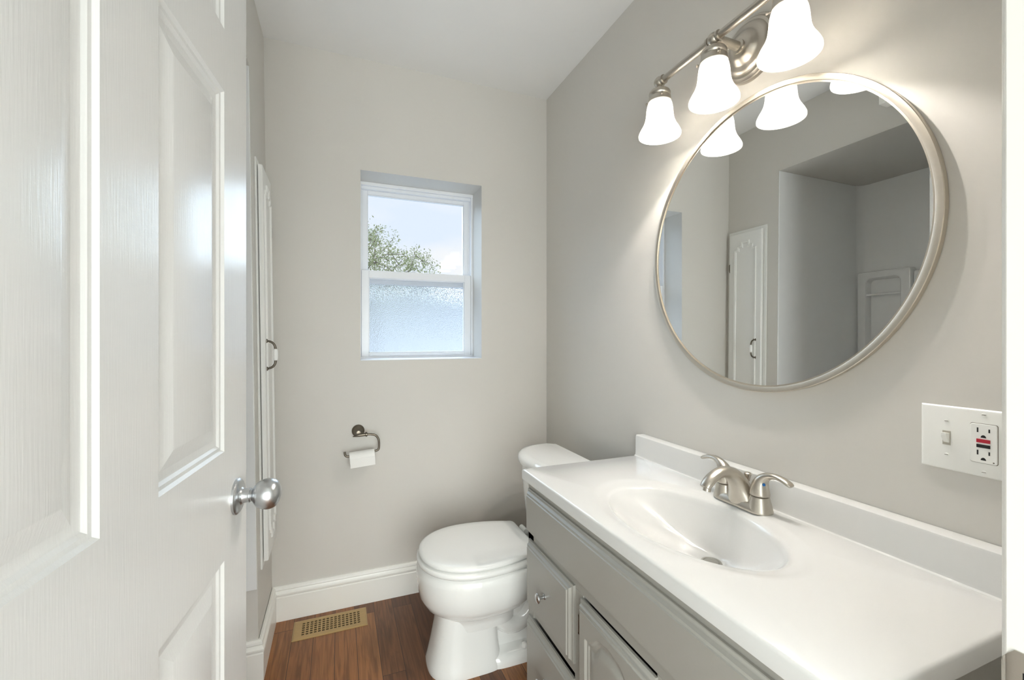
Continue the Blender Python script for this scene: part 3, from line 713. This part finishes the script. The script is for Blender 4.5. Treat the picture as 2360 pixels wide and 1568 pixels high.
# decorator outlet
rp_ = lambda x, hw, hh, r: [(x, y, z) for y, z in rrect(oy, zc, hw, hh, r, 4)]
MB().loft([rp_(XR-0.0055, 0.0174, 0.0336, 0.003), rp_(XR-0.00615, 0.0174, 0.0336, 0.003)]).build('outlet_gap', 'dark_nickel', sw)
ou = MB().loft([rp_(XR-0.006, 0.0167, 0.0329, 0.003), rp_(XR-0.0076, 0.0167, 0.0329, 0.003), rp_(XR-0.0082, 0.0160, 0.0322, 0.003)]).build('outlet', 'plastic', sw, angle=25)
MB().box(XR-0.0092, XR-0.0082, oy-0.0085, oy+0.0085, zc+0.0015, zc+0.0075).build('reset_button', 'red', ou)['label'] = 'red reset button'
MB().box(XR-0.0090, XR-0.0082, oy-0.0085, oy+0.0085, zc-0.0070, zc-0.0015).build('test_button', 'black', ou)['label'] = 'black test button'
for k in (1, -1):
    z0 = zc+0.0225 if k > 0 else zc-0.0155
    b = MB()
    b.box(XR-0.00835, XR-0.0080, oy+0.0062, oy+0.0082, z0-0.004, z0+0.004).box(XR-0.00835, XR-0.0080, oy-0.0082, oy-0.0062, z0-0.003, z0+0.003)
    pts = [(oy+0.0034*math.cos(a), z0-0.0126+0.0046*math.sin(a)) for a in [PI*q/10 for q in range(11)]]
    b.loft([[(XR-0.00835, y, z) for y, z in pts], [(XR-0.0080, y, z) for y, z in pts]])
    b.build('socket_holes', 'black', ou)
MB().lathe([(0.0012, XR-0.0081), (0.001, XR-0.0085), (0, XR-0.0085)], (0, oy-0.0125, zc-0.0295), 'x', 10).build('indicator', 'dark_nickel', ou)

# ------------------------------------------------------------------ toilet
TY = 1.588
to = thing('toilet', 'white china toilet with closed lid between the vanity and the window wall', 'toilet', (0.55, TY, 0))
def egg(fx, rx, hw, z, cx=0.475, ef=2.1, er=3.2, n=56):
    pts = []
    for i in range(n):
        a = 2*PI*i/n; c, s = math.cos(a), math.sin(a)
        if c < 0: e = ef; l = cx-fx
        else: e = er; l = rx-cx
        pts.append((cx+l*math.copysign(abs(c)**(2/e), c), TY+hw*math.copysign(abs(s)**(2/e), s), z))
    return pts
def lid(fx, rx, hw, hr, z, cx=0.47, rc=0.022):
    """lid outline: rounded front, tapering to a straight back with tight corners"""
    half = []
    for i in range(25):
        a = PI/2*i/24; half.append((cx-(cx-fx)*math.cos(a)**(2/2.15), hw*math.sin(a)**(2/2.15)))
    for i in range(1, 11):
        t = i/10; half.append((cx+(rx-rc-cx)*t, hw-(hw-hr)*t*t))
    for i in range(1, 7):
        a = PI/2*i/6; half.append((rx-rc+rc*math.sin(a), hr-rc*0.7+rc*0.7*math.cos(a)-0.3*rc*(1-math.cos(a))))
    pts = half + [(x, -y) for x, y in reversed(half[1:])]
    return [(x, TY+y, z) for x, y in pts]
b = MB()
b.loft([egg(0.330, 0.62, 0.100, 0.150), egg(0.336, 0.62, 0.104, 0.172), egg(0.330, 0.625, 0.108, 0.192), egg(0.326, 0.63, 0.118, 0.202), egg(0.312, 0.64, 0.135, 0.212), egg(0.288, 0.66, 0.160, 0.232), egg(0.272, 0.69, 0.178, 0.262),
        egg(0.264, 0.71, 0.187, 0.305), egg(0.262, 0.73, 0.190, 0.345), egg(0.266, 0.74, 0.188, 0.366), egg(0.276, 0.735, 0.180, 0.376), egg(0.30, 0.72, 0.165, 0.378)])
# pedestal column
b.loft([egg(0.298, 0.560, 0.112, 0.0, 0.42, 2.6, 6), egg(0.297, 0.560, 0.113, 0.014, 0.42, 2.6, 6), egg(0.303, 0.555, 0.108, 0.03, 0.42, 2.6, 6), egg(0.316, 0.548, 0.099, 0.09, 0.42, 2.6, 6), egg(0.328, 0.545, 0.094, 0.15, 0.42, 2.6, 6), egg(0.334, 0.545, 0.094, 0.20, 0.43, 2.6, 6)])
# foot and trapway behind
b.loft([egg(0.48, 0.815, 0.112, 0.0, 0.62, 4, 4), egg(0.48, 0.815, 0.113, 0.014, 0.62, 4, 4), egg(0.48, 0.812, 0.108, 0.034, 0.62, 4, 4), egg(0.48, 0.80, 0.092, 0.044, 0.62, 4, 4), egg(0.48, 0.79, 0.066, 0.056, 0.62, 4, 4), egg(0.48, 0.78, 0.056, 0.10, 0.62, 4, 4), egg(0.48, 0.80, 0.060, 0.24, 0.62, 4, 4), egg(0.5, 0.86, 0.10, 0.33, 0.66, 4, 4), egg(0.54, 0.90, 0.13, 0.362, 0.70, 4, 4), egg(0.56, 0.90, 0.128, 0.374, 0.70, 4, 4)])
tp_ = smoothpath([(0.53, 0.17, 0.06), (0.60, 0.115, 0.062), (0.66, 0.13, 0.062), (0.71, 0.20, 0.06), (0.75, 0.22, 0.055), (0.78, 0.16, 0.05), (0.785, 0.06, 0.045)], 5)
b.sweep([(x, TY, z) for x, z, r in tp_], [(0.080, r*0.8) for x, z, r in tp_], 20, side=(0,1,0))
b.build('bowl', 'china', to, angle=50)
for s in (1, -1):
    MB().lathe([(0.013, 0.0), (0.013, 0.006), (0.010, 0.012), (0.005, 0.015), (0.0, 0.0155)], (0.645, TY+s*0.088, 0.043), n=20).build('bolt_cap', 'china', to)
MB().loft([lid(0.268, 0.694, 0.186, 0.150, 0.3795), lid(0.264, 0.698, 0.190, 0.154, 0.384), lid(0.264, 0.698, 0.190, 0.154, 0.394), lid(0.270, 0.693, 0.185, 0.149, 0.399), lid(0.29, 0.68, 0.16, 0.13, 0.400)]).build('seat', 'seat', to, angle=60)
MB().loft([lid(0.276, 0.682, 0.178, 0.136, 0.4025), lid(0.271, 0.686, 0.183, 0.140, 0.406), lid(0.271, 0.686, 0.183, 0.140, 0.412), lid(0.275, 0.683, 0.179, 0.137, 0.418), lid(0.285, 0.677, 0.169, 0.130, 0.4215), lid(0.32, 0.66, 0.14, 0.11, 0.4227), lid(0.42, 0.56, 0.05, 0.04, 0.4232)]).build('seat_lid', 'seat', to, angle=60)
for s in (1, -1):
    MB().sweep([(0.712, TY+s*0.055, 0.398), (0.712, TY+s*0.105, 0.398)], 0.011, 16).box(0.700, 0.728, TY+s*0.062-0.0, TY+s*0.098, 0.374, 0.398).build('seat_hinge', 'seat', to, bevel=0.002)
TXB = 0.912
def tank(xf, hw, z, e=2.6, xb=TXB, n=40, rb=0.02):
    """bowed front, flat back"""
    pts = []
    for i in range(n+1):
        a = -PI/2+PI*i/n; c, s = math.cos(a), math.sin(a)
        pts.append((xb-rb-(xb-rb-xf)*abs(c)**(2/e), TY+hw*math.copysign(abs(s)**(2/e), s), z))
    return pts + [(xb, TY+hw-rb*0.8, z), (xb, TY-hw+rb*0.8, z)]
b = MB().loft([tank(0.735, 0.185, 0.376), tank(0.728, 0.195, 0.385), tank(0.716, 0.208, 0.50), tank(0.705, 0.218, 0.62), tank(0.703, 0.219, 0.672)])
b.build('tank', 'china', to, angle=45)
MB().loft([tank(0.694, 0.227, 0.670), tank(0.689, 0.232, 0.674), tank(0.688, 0.233, 0.692), tank(0.693, 0.229, 0.701, rb=0.022), tank(0.704, 0.220, 0.7075, rb=0.026), tank(0.725, 0.200, 0.710, rb=0.035)]).build('tank_lid', 'china', to, angle=50)
MB().lathe([(0.012, 0.700), (0.012, 0.692), (0.008, 0.688)], (0, TY-0.15, 0.62), 'x', 18).sweep([(0.688, TY-0.15, 0.62), (0.682, TY-0.12, 0.618), (0.680, TY-0.08, 0.614)], 0.006, 12).build('flush_lever', 'satin', to)

# ------------------------------------------------------------------ toilet paper holder and roll
TH = (0.083, YB, CAMZ-0.417)
th = thing('toilet_paper_holder', 'aged nickel swing arm toilet paper holder on the window wall', 'toilet paper holder', TH)
MB().lathe([(0.027, YB-0.0005), (0.027, YB-0.005), (0.0255, YB-0.008), (0.022, YB-0.010), (0.020, YB-0.0125), (0.0175, YB-0.018), (0.011, YB-0.026), (0.0085, YB-0.036), (0.0085, YB-0.052), (0.0, YB-0.053)], (TH[0], 0, TH[2]), 'y', 40).build('wall_mount', 'dark_nickel', th)
ya = YB-0.052; za = TH[2]-0.010
b = MB().sweep([(TH[0]-0.024, ya, za-0.005), (TH[0]-0.012, ya, za-0.002), (TH[0]+0.004, ya, za), (TH[0]+0.028, ya, za+0.001)], [0.0012, 0.0050, 0.0072, 0.0072], 16)
b.lathe([(0.0075, 0.028), (0.010, 0.0295), (0.010, 0.035), (0.0075, 0.0365)], (TH[0], ya, za+0.001), 'x', 20)
b.build('arm', 'dark_nickel', th)
RX0, RX1, RZ = 0.046, 0.150, CAMZ-0.5125
pa = smoothpath([(TH[0]+0.033, ya, za+0.001), (TH[0]+0.052, ya, za), (TH[0]+0.072, ya, za-0.007), (TH[0]+0.083, ya, za-0.024), (TH[0]+0.0855, ya, za-0.045), (TH[0]+0.084, ya, za-0.066), (TH[0]+0.076, ya, RZ+0.012), (RX1-0.01, ya, RZ+0.009), (0.10, ya, RZ+0.003), (RX0, ya, RZ-0.003), (RX0-0.010, ya, RZ-0.003), (RX0-0.0175, ya, RZ+0.003), (RX0-0.020, ya, RZ+0.018)], 5)
MB().sweep(pa, 0.0047, 14, side=(0,1,0)).build('rod', 'dark_nickel', th)
tprl = thing('toilet_paper_roll', 'nearly used up white paper roll hanging on the swing arm', 'toilet paper', ((RX0+RX1)/2, ya, RZ-0.012))
R = 0.030; ri = 0.019
yo = ya; zo = RZ-0.0125
def rot_roll(b): 
    c = Vector(((RX0+RX1)/2, yo, zo)); m = Matrix.Rotation(-math.radians(4.2), 3, 'Y')
    return b.map(lambda p: m @ (p-c) + c)
b = MB().lathe([(ri, RX0), (R-0.001, RX0), (R, RX0+0.001), (R, RX1-0.001), (R-0.001, RX1), (ri, RX1), (ri, RX0)], (0, yo, zo), 'x', 48, False, False)
rot_roll(b).build('paper', 'paper', tprl)
b = MB().lathe([(ri-0.0012, RX0+0.0005), (ri-0.0002, RX0+0.0005), (ri-0.0002, RX1-0.0005), (ri-0.0012, RX1-0.0005), (ri-0.0012, RX0+0.0005)], (0, yo, zo), 'x', 40, False, False)
rot_roll(b).build('cardboard_core', 'brass', tprl)
b = MB()
sh = [(yo-R-0.0004, zo+0.006), (yo-R-0.0006, zo-0.006), (yo-R, zo-0.018), (yo-R+0.001, zo-0.033)]
b.loft([[(x, y, z) for y, z in sh]+[(x, y+0.0005, z) for y, z in reversed(sh)] for x in (RX0+0.001, RX1-0.001)])
rot_roll(b).build('loose_sheet', 'paper', tprl)

# ------------------------------------------------------------------ floor register
fr = thing('floor_register', 'tan metal floor register with square holes in front of the baseboard', 'floor register', (-0.028, 1.972, 0))
gx0, gx1, gy0, gy1 = -0.170, 0.114, 1.908, 2.036
NX, NY = 15, 6
hx0, hx1, hy0, hy1 = gx0+0.031, gx1-0.026, gy0+0.022, gy1-0.020
px, py = (hx1-hx0)/NX, (hy1-hy0)/NY
b = MB()
zt_ = 0.004
def quad(x0, x1, y0, y1, z): b.add([(x0,y0,z),(x1,y0,z),(x1,y1,z),(x0,y1,z)], [(0,1,2,3)])
quad(gx0+0.006, gx1-0.006, gy0+0.006, hy0, zt_); quad(gx0+0.006, gx1-0.006, hy1, gy1-0.006, zt_); quad(gx0+0.006, hx0, hy0, hy1, zt_); quad(hx1, gx1-0.006, hy0, hy1, zt_)
ww, wl = px*0.17, py*0.17
for i in range(NX):
    for j in range(NY):
        x0, x1, y0, y1 = hx0+i*px, hx0+(i+1)*px, hy0+j*py, hy0+(j+1)*py
        b.loft([[(x0,y0,zt_),(x1,y0,zt_),(x1,y1,zt_),(x0,y1,zt_)], [(x0+ww,y0+wl,zt_),(x1-ww,y0+wl,zt_),(x1-ww,y1-wl,zt_),(x0+ww,y1-wl,zt_)], [(x0+ww,y0+wl,0.0012),(x1-ww,y0+wl,0.0012),(x1-ww,y1-wl,0.0012),(x0+ww,y1-wl,0.0012)]], False, False)
def gr_(i, z): return [(gx0+i, gy0+i, z), (gx1-i, gy0+i, z), (gx1-i, gy1-i, z), (gx0+i, gy1-i, z)]
b.loft([gr_(0, 0.0002), gr_(0, 0.0015), gr_(0.006, zt_)], False, False)
b.build('grille', 'brass', fr, angle=30)
MB().add([(hx0, hy0, 0.0011), (hx1, hy0, 0.0011), (hx1, hy1, 0.0011), (hx0, hy1, 0.0011)], [(0,1,2,3)]).build('hole_shade', 'vent_dark', fr)  # near-black sheet, paints the shade inside the register holes

# ------------------------------------------------------------------ outside the window
struct(MB().box(-40, 60, 2.6, 90, -0.65, -0.6).build('ground', 'lawn', smooth=False), 'pale concrete yard outside the window', 'ground')
TX0, TY0 = 0.2, 14.5
tree = thing('tree', 'bare branched spring tree with pale new leaves outside the window', 'tree', (TX0, TY0, -0.6))
rt = random.Random(21)
segs = MB(); leaves = MB()
nodes = [Vector((TX0, TY0, -0.6+0.5*k)) for k in range(6)]; par = [k-1 for k in range(6)]
CC = Vector((TX0, TY0, 3.05)); CR = Vector((2.75, 2.4, 1.66))
targets = []
while len(targets) < 430:
    d = Vector((rt.uniform(-1, 1), rt.uniform(-1, 1), rt.uniform(-0.75, 1)))
    bump_ = 1.0 + 0.07*math.sin(5.0*math.atan2(d.x, d.z)+0.6)
    if 0.22 < d.length < bump_: targets.append(CC + Vector((d.x*CR.x, d.y*CR.y, d.z*CR.z)))
targets.sort(key=lambda p: (p-Vector((TX0, TY0, 1.9))).length)
tips = []
for p in targets:
    best = min(range(4, len(nodes)), key=lambda i: (nodes[i]-p).length + 0.25*max(0.0, nodes[i].z-p.z))
    q = nodes[best]; ln = (p-q).length
    n = max(1, int(ln/0.28)); prev = best; side = Vector((rt.gauss(0,1), rt.gauss(0,1), rt.gauss(0,1)))*0.08*ln
    for k in range(1, n+1):
        t = k/n; v = q.lerp(p, t) + side*math.sin(PI*t) + Vector((0, 0, 0.10*ln*math.sin(PI*t)))
        nodes.append(v); par.append(prev); prev = len(nodes)-1
    tips.append(prev)
load = [0]*len(nodes)
for i in tips:
    while i >= 0: load[i] += 1; i = par[i]
rad = [min(0.20, 0.0052*max(1, c)**0.55) for c in load]
kids = {}
for i, p_ in enumerate(par): kids.setdefault(p_, []).append(i)
def chain(i):
    c = [par[i], i] if par[i] >= 0 else [i]
    while True:
        k = kids.get(c[-1], [])
        if not k: break
        j = max(k, key=lambda x: load[x]); c.append(j)
        for o_ in k:
            if o_ != j: starts.append(o_)
    return c
starts = [0]
while starts:
    c = chain(starts.pop())
    if len(c) > 1: segs.sweep([nodes[i] for i in c], [rad[c[1]]]+[rad[i] for i in c[1:]], 8 if rad[c[1]] > 0.03 else 5)
def leafy(p, n, spread):
    for _ in range(n):
        c = p + Vector((rt.gauss(0,1), rt.gauss(0,1), rt.gauss(0,1)))*spread
        a = Vector((rt.gauss(0,1), rt.gauss(0,1), rt.gauss(0,1))).normalized(); q = a.orthogonal().normalized(); z = rt.uniform(0.022, 0.048)
        leaves.add([c-a*z, c+q*z*0.6, c+a*z, c-q*z*0.6], [(0,1,2,3)])
for i in tips: leafy(nodes[i], 34, 0.12)
for i in range(8, len(nodes)):
    if rad[i] < 0.013: leafy(nodes[i], 10, 0.11)
segs.build('trunk', 'bark', tree)
lf = leaves.build('foliage', 'leaf', tree, smooth=False); lf['kind'] = 'stuff'

gar = thing('garage', 'low white sided garage blurred behind the frosted pane', 'garage', (3.2, 22.5, -0.6))
MB().box(-9.0, 20.0, 21.0, 26.5, -0.6, 2.6).build('siding_walls', 'siding', gar)
b = MB().loft([[(x, 20.6, 2.55), (x, 20.6, 2.65), (x, 23.7, 4.3), (x, 26.9, 2.65), (x, 26.9, 2.55)] for x in (-9.3, 20.3)])
b.build('roof', 'shingle', gar, angle=20)
nh = thing('neighbour_house', 'grey sided house seen only in the mirror through the window', 'house', (-6.1, 8.2, -0.6))
b = MB().box(-9.0, -3.3, 6.4, 10.0, -0.6, 2.9)
for k in range(29):
    z = -0.55+k*0.115
    b.loft([[(x, 6.40, z+0.115), (x, 6.40, z), (x, 6.375, z)] for x in (-9.0, -3.3)])
    b.loft([[(-3.3, y, z+0.115), (-3.3, y, z), (-3.275, y, z)] for y in (6.4, 10.0)])
b.build('siding_walls', 'greysiding', nh, smooth=False)
MB().loft([[(-9.3, y, 2.9), (-6.1, y, 3.9), (-3.0, y, 2.9)] for y in (6.1, 10.2)]).build('roof', 'shingle', nh, smooth=False)
